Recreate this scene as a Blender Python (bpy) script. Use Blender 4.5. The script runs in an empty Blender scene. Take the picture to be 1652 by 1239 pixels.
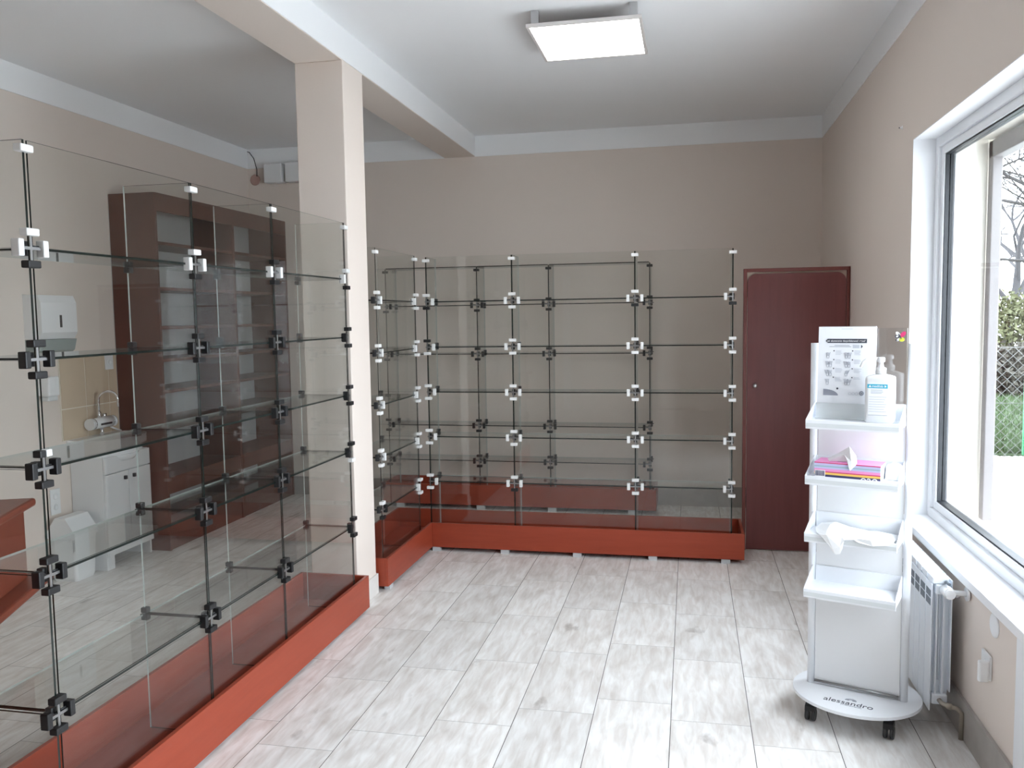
import bpy, bmesh, math, random
from mathutils import Vector, Matrix
PI = math.pi
random.seed(7)
S = bpy.context.scene
C = S.collection

# ------------------------------------------------------------------ camera, sky, exposure
f_px = 1369.3
cam_d = bpy.data.cameras.new('camera')
cam = bpy.data.objects.new('camera', cam_d)
C.objects.link(cam)
yaw, pitch, roll = (math.radians(a) for a in (11.8894, 4.5985, -0.8512))
fw = Vector((-math.sin(yaw)*math.cos(pitch), math.cos(yaw)*math.cos(pitch), -math.sin(pitch)))
rt = Vector((math.cos(yaw), math.sin(yaw), 0))
up = rt.cross(fw)
rt2 = rt*math.cos(roll) + up*math.sin(roll)
up2 = -rt*math.sin(roll) + up*math.cos(roll)
cam.matrix_world = Matrix(((rt2.x, up2.x, -fw.x, 0), (rt2.y, up2.y, -fw.y, 0), (rt2.z, up2.z, -fw.z, 1.6), (0, 0, 0, 1)))
cam_d.sensor_width = 36
cam_d.lens = f_px/1652*36
cam_d.clip_start = 0.05
S.camera = cam

w = bpy.data.worlds.new('overcast_sky')
S.world = w
w.use_nodes = True
wn = w.node_tree.nodes
bg = wn['Background']
bg.inputs['Color'].default_value = (0.88, 0.955, 1.04, 1)
bg.inputs['Strength'].default_value = 13.5

def portal(name, loc, rot, sx, sy):
    L = bpy.data.lights.new(name, 'AREA')
    L.shape = 'RECTANGLE'; L.size = sx; L.size_y = sy
    L.cycles.is_portal = True
    o = bpy.data.objects.new(name, L); C.objects.link(o)
    o.location = loc; o.rotation_euler = rot
portal('window_portal', (1.34, 3.37, 1.5), (0, PI/2, 0), 1.8, 1.9)
portal('door_portal', (1.34, 1.75, 1.2), (0, PI/2, 0), 2.4, 1.25)

S.view_settings.view_transform = 'Standard'
S.view_settings.look = 'None'
S.view_settings.exposure = 0.1
S.view_settings.gamma = 1.0
S.view_settings.use_curve_mapping = False
S.cycles.transparent_max_bounces = 64
S.cycles.max_bounces = 12
S.cycles.diffuse_bounces = 8
S.cycles.glossy_bounces = 5
S.cycles.caustics_reflective = False
S.cycles.caustics_refractive = False
S.cycles.use_denoising = True

# ------------------------------------------------------------------ materials
M = {}
def mat(name, col, rough=0.5, metal=0.0, spec=0.5, noise=None, bump=None, coat=0, emit=None):
    m = bpy.data.materials.new(name); m.use_nodes = True
    nt = m.node_tree; p = nt.nodes['Principled BSDF']
    p.inputs['Base Color'].default_value = (*col, 1)
    p.inputs['Roughness'].default_value = rough
    p.inputs['Metallic'].default_value = metal
    p.inputs['Specular IOR Level'].default_value = spec
    if coat: p.inputs['Coat Weight'].default_value = coat; p.inputs['Coat Roughness'].default_value = 0.15
    if emit:
        p.inputs['Emission Color'].default_value = (*col, 1); p.inputs['Emission Strength'].default_value = emit
    tc = nt.nodes.new('ShaderNodeTexCoord')
    if noise:
        sc, amt = noise[:2]; stretch = noise[2] if len(noise) > 2 else (1, 1, 1)
        mp = nt.nodes.new('ShaderNodeMapping'); mp.inputs['Scale'].default_value = stretch
        nz = nt.nodes.new('ShaderNodeTexNoise'); nz.inputs['Scale'].default_value = sc; nz.inputs['Detail'].default_value = 6
        mx = nt.nodes.new('ShaderNodeMix'); mx.data_type = 'RGBA'
        mx.inputs[6].default_value = (*[c*(1-amt) for c in col], 1)
        mx.inputs[7].default_value = (*[min(1, c*(1+amt)) for c in col], 1)
        nt.links.new(tc.outputs['Object'], mp.inputs[0]); nt.links.new(mp.outputs[0], nz.inputs['Vector'])
        nt.links.new(nz.outputs[0], mx.inputs[0]); nt.links.new(mx.outputs[2], p.inputs['Base Color'])
    if bump:
        nb = nt.nodes.new('ShaderNodeTexNoise'); nb.inputs['Scale'].default_value = bump[0]; nb.inputs['Detail'].default_value = 4
        b = nt.nodes.new('ShaderNodeBump'); b.inputs['Strength'].default_value = bump[1]; b.inputs['Distance'].default_value = 0.005
        nt.links.new(tc.outputs['Object'], nb.inputs['Vector']); nt.links.new(nb.outputs[0], b.inputs['Height'])
        nt.links.new(b.outputs[0], p.inputs['Normal'])
    M[name] = m
    return m

def glass_mat(name, tint, gain=1.0, veil=0.0):
    m = bpy.data.materials.new(name); m.use_nodes = True
    nt = m.node_tree; nt.nodes.remove(nt.nodes['Principled BSDF'])
    out = nt.nodes['Material Output']
    lw = nt.nodes.new('ShaderNodeLayerWeight'); lw.inputs[0].default_value = 0.5
    pw = nt.nodes.new('ShaderNodeMath'); pw.operation = 'POWER'; pw.inputs[1].default_value = 5
    ml = nt.nodes.new('ShaderNodeMath'); ml.operation = 'MULTIPLY_ADD'
    ml.inputs[1].default_value = 0.95; ml.inputs[2].default_value = 0.042*gain
    tr = nt.nodes.new('ShaderNodeBsdfTransparent'); tr.inputs[0].default_value = (*tint, 1)
    gl = nt.nodes.new('ShaderNodeBsdfGlossy'); gl.inputs['Roughness'].default_value = 0.0
    mx = nt.nodes.new('ShaderNodeMixShader')
    nt.links.new(lw.outputs['Facing'], pw.inputs[0]); nt.links.new(pw.outputs[0], ml.inputs[0])
    nt.links.new(ml.outputs[0], mx.inputs[0]); nt.links.new(tr.outputs[0], mx.inputs[1]); nt.links.new(gl.outputs[0], mx.inputs[2])
    if veil:
        df = nt.nodes.new('ShaderNodeBsdfDiffuse'); df.inputs[0].default_value = (0.8, 0.8, 0.8, 1)  # pale diffuse layer mixed in to imitate the grey veil of reflections
        m2 = nt.nodes.new('ShaderNodeMixShader'); m2.inputs[0].default_value = veil
        nt.links.new(mx.outputs[0], m2.inputs[1]); nt.links.new(df.outputs[0], m2.inputs[2]); nt.links.new(m2.outputs[0], out.inputs[0])
    else: nt.links.new(mx.outputs[0], out.inputs[0])
    M[name] = m
    return m

def wood(name, dark, light, rough=0.35, axis='x', scale=6):
    m = bpy.data.materials.new(name); m.use_nodes = True
    nt = m.node_tree; p = nt.nodes['Principled BSDF']; p.inputs['Roughness'].default_value = rough; p.inputs['Specular IOR Level'].default_value = 0.3
    tc = nt.nodes.new('ShaderNodeTexCoord'); mp = nt.nodes.new('ShaderNodeMapping')
    s = {'x': (0.6, 8, 8), 'y': (8, 0.6, 8), 'z': (8, 8, 0.6)}[axis]
    mp.inputs['Scale'].default_value = s
    nz = nt.nodes.new('ShaderNodeTexNoise'); nz.inputs['Scale'].default_value = scale; nz.inputs['Detail'].default_value = 8; nz.inputs['Roughness'].default_value = 0.65
    nz2 = nt.nodes.new('ShaderNodeTexNoise'); nz2.inputs['Scale'].default_value = 0.8; nz2.inputs['Detail'].default_value = 3
    ad = nt.nodes.new('ShaderNodeMath'); ad.operation = 'MULTIPLY_ADD'; ad.inputs[1].default_value = 0.55
    cr = nt.nodes.new('ShaderNodeValToRGB')
    cr.color_ramp.elements[0].position = 0.3; cr.color_ramp.elements[0].color = (*dark, 1)
    cr.color_ramp.elements[1].position = 0.85; cr.color_ramp.elements[1].color = (*light, 1)
    hf = nt.nodes.new('ShaderNodeMath'); hf.operation = 'MULTIPLY'; hf.inputs[1].default_value = 0.5
    nt.links.new(tc.outputs['Object'], mp.inputs[0]); nt.links.new(mp.outputs[0], nz.inputs['Vector'])
    nt.links.new(mp.outputs[0], nz2.inputs['Vector']); nt.links.new(nz2.outputs[0], hf.inputs[0])
    nt.links.new(nz.outputs[0], ad.inputs[0]); nt.links.new(hf.outputs[0], ad.inputs[2])
    nt.links.new(ad.outputs[0], cr.inputs[0]); nt.links.new(cr.outputs[0], p.inputs['Base Color'])
    M[name] = m
    return m

def floor_mat():
    m = bpy.data.materials.new('wood_look_tile'); m.use_nodes = True
    nt = m.node_tree; p = nt.nodes['Principled BSDF']
    L = nt.links.new; N = nt.nodes.new
    tc = N('ShaderNodeTexCoord'); geo = N('ShaderNodeNewGeometry')
    rnd = geo.outputs['Random Per Island']
    off = N('ShaderNodeMath'); off.operation = 'MULTIPLY'; off.inputs[1].default_value = 37.0; L(rnd, off.inputs[0])
    add = N('ShaderNodeVectorMath'); add.operation = 'ADD'; L(tc.outputs['Object'], add.inputs[0])
    cmb = N('ShaderNodeCombineXYZ'); L(off.outputs[0], cmb.inputs[0]); L(off.outputs[0], cmb.inputs[1]); L(off.outputs[0], cmb.inputs[2]); L(cmb.outputs[0], add.inputs[1])
    mp = N('ShaderNodeMapping'); mp.inputs['Scale'].default_value = (1.0, 0.16, 1.0); L(add.outputs[0], mp.inputs[0])
    fine = N('ShaderNodeTexNoise'); fine.inputs['Scale'].default_value = 42; fine.inputs['Detail'].default_value = 8; fine.inputs['Distortion'].default_value = 0.6; L(mp.outputs[0], fine.inputs['Vector'])
    mp2 = N('ShaderNodeMapping'); mp2.inputs['Scale'].default_value = (1.0, 0.32, 1.0); L(add.outputs[0], mp2.inputs[0])
    broad = N('ShaderNodeTexNoise'); broad.inputs['Scale'].default_value = 9; broad.inputs['Detail'].default_value = 5; broad.inputs['Distortion'].default_value = 1.2; L(mp2.outputs[0], broad.inputs['Vector'])
    mp3 = N('ShaderNodeMapping'); mp3.inputs['Scale'].default_value = (1.0, 0.45, 1.0); L(add.outputs[0], mp3.inputs[0])
    knot = N('ShaderNodeTexNoise'); knot.inputs['Scale'].default_value = 7.5; knot.inputs['Detail'].default_value = 4; L(mp3.outputs[0], knot.inputs['Vector'])
    r1 = N('ShaderNodeValToRGB')
    r1.color_ramp.elements[0].position = 0.32; r1.color_ramp.elements[0].color = (0.74, 0.70, 0.665, 1)
    r1.color_ramp.elements[1].position = 0.62; r1.color_ramp.elements[1].color = (0.88, 0.87, 0.855, 1)
    L(fine.outputs[0], r1.inputs[0])
    r2 = N('ShaderNodeValToRGB')
    r2.color_ramp.elements[0].position = 0.30; r2.color_ramp.elements[0].color = (0.82, 0.80, 0.78, 1)
    r2.color_ramp.elements[1].position = 0.60; r2.color_ramp.elements[1].color = (1, 1, 1, 1)
    L(broad.outputs[0], r2.inputs[0])
    mul = N('ShaderNodeMix'); mul.data_type = 'RGBA'; mul.blend_type = 'MULTIPLY'; mul.inputs[0].default_value = 1
    L(r1.outputs[0], mul.inputs[6]); L(r2.outputs[0], mul.inputs[7])
    r3 = N('ShaderNodeValToRGB')
    r3.color_ramp.elements[0].position = 0.24; r3.color_ramp.elements[0].color = (0.55, 0.52, 0.50, 1)
    r3.color_ramp.elements[1].position = 0.33; r3.color_ramp.elements[1].color = (1, 1, 1, 1)
    L(knot.outputs[0], r3.inputs[0])
    mul2 = N('ShaderNodeMix'); mul2.data_type = 'RGBA'; mul2.blend_type = 'MULTIPLY'; mul2.inputs[0].default_value = 1
    L(mul.outputs[2], mul2.inputs[6]); L(r3.outputs[0], mul2.inputs[7])
    var = N('ShaderNodeMapRange'); var.inputs['To Min'].default_value = 0.93; var.inputs['To Max'].default_value = 1.05; L(rnd, var.inputs[0])
    mul3 = N('ShaderNodeMix'); mul3.data_type = 'RGBA'; mul3.blend_type = 'MULTIPLY'; mul3.inputs[0].default_value = 1
    L(mul2.outputs[2], mul3.inputs[6]); L(var.outputs[0], mul3.inputs[7])
    L(mul3.outputs[2], p.inputs['Base Color'])
    p.inputs['Roughness'].default_value = 0.42
    b = N('ShaderNodeBump'); b.inputs['Strength'].default_value = 0.08; b.inputs['Distance'].default_value = 0.003
    L(fine.outputs[0], b.inputs['Height']); L(b.outputs[0], p.inputs['Normal'])
    M['wood_look_tile'] = m

floor_mat()
mat('grout', (0.10, 0.09, 0.085), 0.9)
mat('beige_paint', (0.74, 0.66, 0.60), 0.75, spec=0.25, bump=(180, 0.05))
mat('white_paint', (0.87, 0.88, 0.89), 0.8, spec=0.2, bump=(150, 0.04))
mat('white_plaster', (0.84, 0.85, 0.87), 0.7, spec=0.3)
mat('white_pvc', (0.82, 0.84, 0.87), 0.3)
mat('cream_render', (0.80, 0.77, 0.70), 0.85, bump=(80, 0.2))
mat('gasket_rubber', (0.012, 0.014, 0.018), 0.5)
mat('shutter_grey', (0.20, 0.19, 0.19), 0.5)
mat('stone_skirting', (0.40, 0.375, 0.35), 0.45, noise=(14, 0.18))
mat('light_skirting', (0.70, 0.68, 0.65), 0.45, noise=(14, 0.08))
wood('red_board', (0.26, 0.042, 0.020), (0.36, 0.066, 0.032), 0.38, 'y')
wood('red_board_cross', (0.26, 0.042, 0.020), (0.36, 0.066, 0.032), 0.38, 'x')
wood('red_edge', (0.40, 0.09, 0.045), (0.52, 0.12, 0.06), 0.38, 'y')
wood('mahogany', (0.135, 0.042, 0.040), (0.195, 0.060, 0.055), 0.33, 'z', 4)
wood('mahogany_frame', (0.15, 0.045, 0.038), (0.21, 0.062, 0.052), 0.35, 'z')
wood('brown_board', (0.085, 0.028, 0.016), (0.125, 0.043, 0.025), 0.4, 'z')
wood('counter_board', (0.16, 0.036, 0.020), (0.23, 0.054, 0.028), 0.3, 'z', 4)
mat('beige_strip', (0.62, 0.50, 0.40), 0.6)
glass_mat('clear_glass', (0.970, 0.978, 0.970), veil=0.002)
glass_mat('shelf_glass', (0.965, 0.976, 0.968), veil=0.005)
glass_mat('window_glass', (0.97, 0.98, 0.98))
glass_mat('clear_acrylic', (0.93, 0.94, 0.95), 1.4)
mat('glass_edge', (0.008, 0.014, 0.012), 0.15)
mat('pale_glass_edge', (0.42, 0.45, 0.43), 0.3)  # light caught on rear pane and shelf edges, put into the colour
mat('black_plastic', (0.008, 0.008, 0.009), 0.45)
mat('dark_plastic', (0.03, 0.03, 0.032), 0.45)
mat('white_clip', (0.78, 0.78, 0.77), 0.4)
mat('clip_metal', (0.34, 0.34, 0.34), 0.35, metal=0.9)
mat('chrome', (0.85, 0.85, 0.86), 0.12, metal=1)
mat('brushed_metal', (0.55, 0.55, 0.56), 0.35, metal=1)
mat('white_laminate', (0.78, 0.79, 0.80), 0.35)
mat('white_metal', (0.82, 0.84, 0.87), 0.35, spec=0.4)
mat('ceramic', (0.85, 0.86, 0.87), 0.12)
mat('grey_board', (0.52, 0.53, 0.54), 0.6)
mat('splash_tile', (0.62, 0.50, 0.37), 0.25, noise=(5, 0.06))
mat('tile_grout', (0.78, 0.72, 0.62), 0.8)
mat('white_plastic', (0.80, 0.81, 0.82), 0.3)
mat('smoky_plastic', (0.30, 0.35, 0.34), 0.25)
mat('pale_grey_plastic', (0.66, 0.69, 0.70), 0.4)
mat('paper', (0.84, 0.86, 0.90), 0.8)
mat('tissue_paper', (0.85, 0.86, 0.87), 0.9)
mat('print_dark', (0.05, 0.055, 0.075), 0.6)
mat('print_grey', (0.30, 0.32, 0.38), 0.6)
mat('print_pale', (0.55, 0.58, 0.64), 0.6)
mat('print_white', (0.9, 0.9, 0.9), 0.6)
mat('print_blue', (0.05, 0.42, 0.60), 0.5)
mat('print_teal', (0.30, 0.45, 0.50), 0.5)
mat('print_magenta', (0.60, 0.045, 0.16), 0.5)
mat('print_pink', (0.80, 0.28, 0.55), 0.5)
mat('print_lilac', (0.50, 0.50, 0.72), 0.5)
mat('print_yellow', (0.85, 0.55, 0.12), 0.5)
mat('print_navy', (0.05, 0.05, 0.13), 0.5)
mat('print_lime', (0.62, 0.70, 0.06), 0.5)
mat('lamp_diffuser', (1.0, 0.99, 0.97), 0.5, emit=9.0)
mat('lamp_frame', (0.72, 0.68, 0.66), 0.4)
mat('radiator_white', (0.74, 0.78, 0.83), 0.3)
mat('radiator_slot', (0.16, 0.19, 0.22), 0.5)
mat('brass_dull', (0.42, 0.38, 0.32), 0.35, metal=0.7)
mat('pink_plaster', (0.50, 0.33, 0.29), 0.9)
mat('cable_black', (0.02, 0.02, 0.02), 0.5)
mat('paving', (0.62, 0.62, 0.61), 0.9, noise=(3, 0.08))
mat('gravel_stone', (0.42, 0.41, 0.40), 0.9, noise=(18, 0.45))
mat('lawn_green', (0.034, 0.06, 0.022), 0.9, noise=(3, 0.35))
mat('grass_blade', (0.045, 0.08, 0.028), 0.8, noise=(1.5, 0.35))
mat('leaf_yellow', (0.085, 0.092, 0.042), 0.8, noise=(2.0, 0.4))
mat('leaf_dull', (0.05, 0.046, 0.036), 0.8, noise=(2.0, 0.4))
mat('bark', (0.022, 0.021, 0.021), 0.9)
mat('twig_grey', (0.030, 0.030, 0.033), 0.9)
mat('wire_grey', (0.13, 0.13, 0.13), 0.6)
mat('green_sheet', (0.03, 0.20, 0.085), 0.5)
mat('pale_blue_plastic', (0.55, 0.62, 0.80), 0.4)

# ------------------------------------------------------------------ mesh helpers
class MB:
    def __init__(s): s.bm = bmesh.new(); s.mats = []
    def mi(s, m):
        if m not in s.mats: s.mats.append(m)
        return s.mats.index(m)
    def _tag(s, faces, m):
        i = s.mi(m)
        for f in faces: f.material_index = i
    def box(s, a, b, m, bevel=0.0, T=None):
        a = Vector(a); b = Vector(b)
        r = bmesh.ops.create_cube(s.bm, size=1)
        vs = r['verts']
        mid = (a+b)/2; d = b-a
        for v in vs: v.co = Vector((v.co.x*d.x, v.co.y*d.y, v.co.z*d.z)) + mid
        fs = list({f for v in vs for f in v.link_faces})
        s._tag(fs, m)
        if bevel:
            es = list({e for v in vs for e in v.link_edges})
            rb = bmesh.ops.bevel(s.bm, geom=es, offset=bevel, segments=2, affect='EDGES', profile=0.5)
            vs = list({v for f in rb['faces'] for v in f.verts} | {v for v in vs if v.is_valid})
            s._tag([f for f in rb['faces']], m)
        if T is not None:
            bmesh.ops.transform(s.bm, matrix=T, verts=[v for v in vs if v.is_valid])
        return s
    def pane(s, a, b, thin, face_m, edge_m, pale=None):
        """box whose two large faces (normal axis thin) get face_m; edges edge_m; pale = list of (axis, sign) edges coloured lighter as if lit"""
        a = Vector(a); b = Vector(b); r = bmesh.ops.create_cube(s.bm, size=1); vs = r['verts']
        mid = (a+b)/2; d = b-a
        for v in vs: v.co = Vector((v.co.x*d.x, v.co.y*d.y, v.co.z*d.z)) + mid
        fi, ei = s.mi(face_m), s.mi(edge_m)
        for f in {f for v in vs for f in v.link_faces}:
            n = f.normal if f.normal.length else f.calc_normal()
            f.normal_update(); n = f.normal
            ax = max(range(3), key=lambda i: abs(n[i]))
            f.material_index = fi if ax == thin else ei
            if pale and ax != thin:
                for (pa, ps) in pale:
                    if pa == ax and n[ax]*ps > 0: f.material_index = s.mi('pale_glass_edge')
        return s
    def tube(s, pts, r, m, seg=8, caps=True, r_end=None):
        pts = [Vector(p) for p in pts]; rings = []; n = len(pts)
        prev = None
        for i, p in enumerate(pts):
            t = (pts[min(i+1, n-1)] - pts[max(i-1, 0)]).normalized()
            ref = Vector((0, 0, 1)) if abs(t.z) < 0.95 else Vector((1, 0, 0))
            if prev is None: a = t.cross(ref).normalized()
            else: a = (prev - t*prev.dot(t)); a = a.normalized() if a.length > 1e-6 else t.cross(ref).normalized()
            prev = a; b = t.cross(a)
            rr = r if r_end is None else r + (r_end-r)*i/(n-1)
            rings.append([s.bm.verts.new(p + (a*math.cos(2*PI*k/seg) + b*math.sin(2*PI*k/seg))*rr) for k in range(seg)])
        i_m = s.mi(m)
        for i in range(n-1):
            for k in range(seg):
                f = s.bm.faces.new((rings[i][k], rings[i][(k+1) % seg], rings[i+1][(k+1) % seg], rings[i+1][k]))
                f.material_index = i_m; f.smooth = True
        if caps:
            f = s.bm.faces.new(rings[0][::-1]); f.material_index = i_m
            f = s.bm.faces.new(rings[-1]); f.material_index = i_m
        return s
    def prism(s, pts, axis, lo, hi, m):
        """2-D outline extruded along axis ('x','y','z') from lo to hi"""
        def P(p, h): return {'x': (h, p[0], p[1]), 'y': (p[0], h, p[1]), 'z': (p[0], p[1], h)}[axis]
        A = [s.bm.verts.new(P(p, lo)) for p in pts]; B = [s.bm.verts.new(P(p, hi)) for p in pts]
        fs = [s.bm.faces.new(A), s.bm.faces.new(B[::-1])]
        n = len(pts)
        for i in range(n): fs.append(s.bm.faces.new((A[i], B[i], B[(i+1) % n], A[(i+1) % n])))
        s._tag(fs, m)
        return s
    def lathe(s, prof, m, seg=24, T=None, smooth=True):
        rings = []; new = []
        for (r, z) in prof:
            ring = [s.bm.verts.new((max(r, 1e-4)*math.cos(2*PI*k/seg), max(r, 1e-4)*math.sin(2*PI*k/seg), z)) for k in range(seg)]
            rings.append(ring); new += ring
        fs = []
        for i in range(len(rings)-1):
            for k in range(seg):
                f = s.bm.faces.new((rings[i][k], rings[i][(k+1) % seg], rings[i+1][(k+1) % seg], rings[i+1][k])); f.smooth = smooth; fs.append(f)
        fs.append(s.bm.faces.new(rings[0][::-1])); fs.append(s.bm.faces.new(rings[-1]))
        s._tag(fs, m)
        if T is not None: bmesh.ops.transform(s.bm, matrix=T, verts=new)
        return s
    def mesh(s, name):
        bmesh.ops.recalc_face_normals(s.bm, faces=s.bm.faces)
        me = bpy.data.meshes.new(name); s.bm.to_mesh(me); s.bm.free()
        for m in s.mats: me.materials.append(M[m])
        return me
    def obj(s, name, parent=None, T=None):
        return link(name, s.mesh(name), parent, T)

def link(name, me, parent=None, T=None):
    o = bpy.data.objects.new(name, me); C.objects.link(o)
    if parent is not None: o.parent = parent
    if T is not None: o.matrix_basis = T
    return o
def thing(name, label, cat, loc=(0, 0, 0), rz=0, group=None):
    o = bpy.data.objects.new(name, None); C.objects.link(o)
    o.empty_display_size = 0.1
    o.location = loc; o.rotation_euler = (0, 0, rz)
    return tag(o, label, cat, group)
def tag(o, label, cat, group=None):
    o['label'] = label; o['category'] = cat
    if group: o['group'] = group
    return o
def struct(o, label=None):
    o['kind'] = 'structure'
    if label: o['label'] = label
    return o
def text(name, body, size, m, parent, T, align='CENTER', sx=1.0, extr=0.0003):
    cu = bpy.data.curves.new(name, 'FONT'); cu.body = body; cu.size = size; cu.align_x = align; cu.align_y = 'CENTER'; cu.extrude = extr
    tmp = bpy.data.objects.new('tmp', cu); C.objects.link(tmp)
    dg = bpy.context.evaluated_depsgraph_get()
    me = bpy.data.meshes.new_from_object(tmp.evaluated_get(dg))
    C.objects.unlink(tmp); bpy.data.objects.remove(tmp)
    if sx != 1.0:
        for v in me.vertices: v.co.x *= sx
    me.materials.clear(); me.materials.append(M[m])
    return link(name, me, parent, T)
RX90 = Matrix.Rotation(PI/2, 4, 'X')      # text in XY -> upright XZ facing -Y
def TR(x, y, z): return Matrix.Translation((x, y, z))
def RZ(a): return Matrix.Rotation(a, 4, 'Z')

# ------------------------------------------------------------------ setting
XR, XL, YB, YF, H = 1.009, -3.90, 7.12, -3.2, 3.12
BAND = 2.95
XB0, XB1 = -2.056, -1.787          # beam and column width
CY0, CY1 = 4.29, 4.57

# floor: individual wood-look tiles over a grout bed
mb = MB()
mb.box((XL-.1, YF-.1, -0.06), (XR+.35, YB+.1, -0.0025), 'grout')
offs = {0: 3.005, 1: 2.825, 2: 2.99, 3: 3.128, 4: 3.284, 5: 3.427, 6: 3.29, 7: 3.145, 8: 3.0, 9: 2.85, -1: 3.15, -2: 3.29, -3: 3.43, -4: 3.29, -5: 3.15, -6: 3.0, -7: 2.85}
W_, L_ = 0.3055, 0.607
ti = mb.mi('wood_look_tile')
for k in range(-7, 10):
    x0 = -1.905 + W_*k; x1 = x0 + W_
    x0 += 0.0013; x1 -= 0.0013
    x0 = max(x0, XL-.05); x1 = min(x1, XR+.05 if k < 9 else XR+.3)
    if x1-x0 < 0.02: continue
    j0 = offs[k]
    for n in range(-13, 9):
        y0 = j0 + n*L_ + 0.0007; y1 = y0 + L_ - 0.0014
        y0 = max(y0, YF-.05); y1 = min(y1, YB+.05)
        if y1-y0 < 0.02: continue
        f = mb.bm.faces.new([mb.bm.verts.new(v) for v in ((x0, y0, 0), (x1, y0, 0), (x1, y1, 0), (x0, y1, 0))])
        f.material_index = ti
struct(mb.obj('floor'))

struct(MB().box((XL-.1, YF-.1, H), (XR+.35, YB+.1, H+.15), 'white_paint').obj('ceiling'))
struct(MB().box((XL-.15, YF-.1, -.06), (XL, YB+.1, H), 'beige_paint').obj('wall_left'))
struct(MB().box((XL, YB, -.06), (XR+.35, YB+.15, H), 'beige_paint').obj('wall_back'))
struct(MB().box((XL, YF-.15, -.06), (XR+.35, YF, H), 'beige_paint').obj('wall_front'))
XO = 1.33
WY0, WY1, WZ0, WZ1 = 2.45, 4.30, 0.60, 2.386     # window opening
DY0, DY1, DZ1 = 1.15, 2.36, 2.386               # glazed door opening
mb = MB()
mb.box((XR, YF, -.06), (XO, DY0, H), 'beige_paint')
mb.box((XR, DY0, DZ1), (XO, DY1, H), 'beige_paint')
mb.box((XR, DY1, -.06), (XO, WY0, H), 'beige_paint')
mb.box((XR, WY0, -.06), (XO, WY1, WZ0), 'beige_paint')
mb.box((XR, WY0, WZ1), (XO, WY1, H), 'beige_paint')
mb.box((XR, WY1, -.06), (XO, YB, H), 'beige_paint')
struct(mb.obj('wall_right'))
# white plaster band under the ceiling
struct(MB().box((XL, YB-.006, BAND), (XR, YB, H), 'white_paint').obj('trim_1'))
struct(MB().box((XL, YF, BAND), (XL+.006, YB-.006, H), 'white_paint').obj('trim_2'))
struct(MB().box((XR-.006, YF, BAND), (XR, YB-.006, H), 'white_paint').obj('trim_3'))
# skirting
struct(MB().box((XL+.0, YB-.012, 0), (XR, YB, .165), 'stone_skirting').obj('baseboard_back'))
struct(MB().box((XR-.012, 2.832, 0), (XR, YB-.012, .145), 'stone_skirting').obj('baseboard_right'))
struct(MB().box((XL, YF, 0), (XL+.010, YB-.012, .10), 'stone_skirting').obj('baseboard_left'))
struct(MB().box((XR-.014, DY1+.002, 0), (XR, 2.83, WZ0-.010), 'white_pvc', .002).obj('trim_7'))
# beam (beige below, white cheeks) and column
mb = MB()
mb.box((XB0, YF, BAND+.004), (XB1, YB-.006, H), 'white_paint')
mb.box((XB0, YF, BAND), (XB1-.004, YB-.006, BAND+.0045), 'beige_paint')
o = struct(mb.obj('beam')); 
struct(MB().box((XB0, CY0, 0), (XB1, CY1, BAND), 'beige_paint', 0.004).obj('column'))
struct(MB().box((XB1, CY0+.005, 0), (XB1+.010, CY1+.01, .115), 'light_skirting', 0.002).box((XB0-.01, CY1, 0), (XB1, CY1+.010, .115), 'light_skirting').obj('baseboard_column'))
# white pilasters on the wall behind the viewer (they show as faint strips in the glass)
struct(MB().box((-3.22, YF, 0), (-3.05, YF+.03, 2.25), 'white_plaster').obj('trim_4'))
struct(MB().box((-2.10, YF, 0), (-1.97, YF+.03, 2.25), 'white_plaster').obj('trim_5'))

# window_1 : lining, sill, frame, glass
win = thing('window_1', 'large white framed window over the radiator', 'window'); struct(win); del win['category']
mb = MB()
mb.box((XR-.001, WY1-.004, WZ0), (1.125, WY1, WZ1), 'white_plaster')
mb.box((XR-.001, WY0, WZ1-.004), (1.125, WY1, WZ1), 'white_plaster')
mb.box((XR-.001, WY0, WZ0), (1.125, WY0+.004, WZ1), 'white_plaster')
mb.obj('reveal', win)
MB().box((XR-.028, WY0+.002, WZ0-.008), (1.13, WY1-.004, WZ0+.027), 'white_plaster', 0.004).obj('sill', win)
z0 = WZ0+.027
def ring(mb, xa, xb, y0, y1, za, zb, wd, m, bev=0.003):
    mb.box((xa, y0, za), (xb, y0+wd, zb), m, bev); mb.box((xa, y1-wd, za), (xb, y1, zb), m, bev)
    mb.box((xa, y0+wd, za), (xb, y1-wd, za+wd), m, bev); mb.box((xa, y0+wd, zb-wd), (xb, y1-wd, zb), m, bev)
mb = MB()
ring(mb, 1.105, 1.18, WY0+.004, WY1-.004, z0, WZ1-.004, .045, 'white_pvc')
ring(mb, 1.118, 1.17, WY0+.049, WY1-.049, z0+.045, WZ1-.049, .036, 'white_pvc')
mb.obj('window_frame', win)
mb = MB(); ring(mb, 1.126, 1.165, WY0+.085, WY1-.085, z0+.081, WZ1-.085, .007, 'gasket_rubber', 0.0); mb.obj('gasket', win)
MB().pane((1.142, WY0+.092, z0+.088), (1.146, WY1-.092, WZ1-.092), 0, 'window_glass', 'glass_edge').obj('pane', win)
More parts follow.
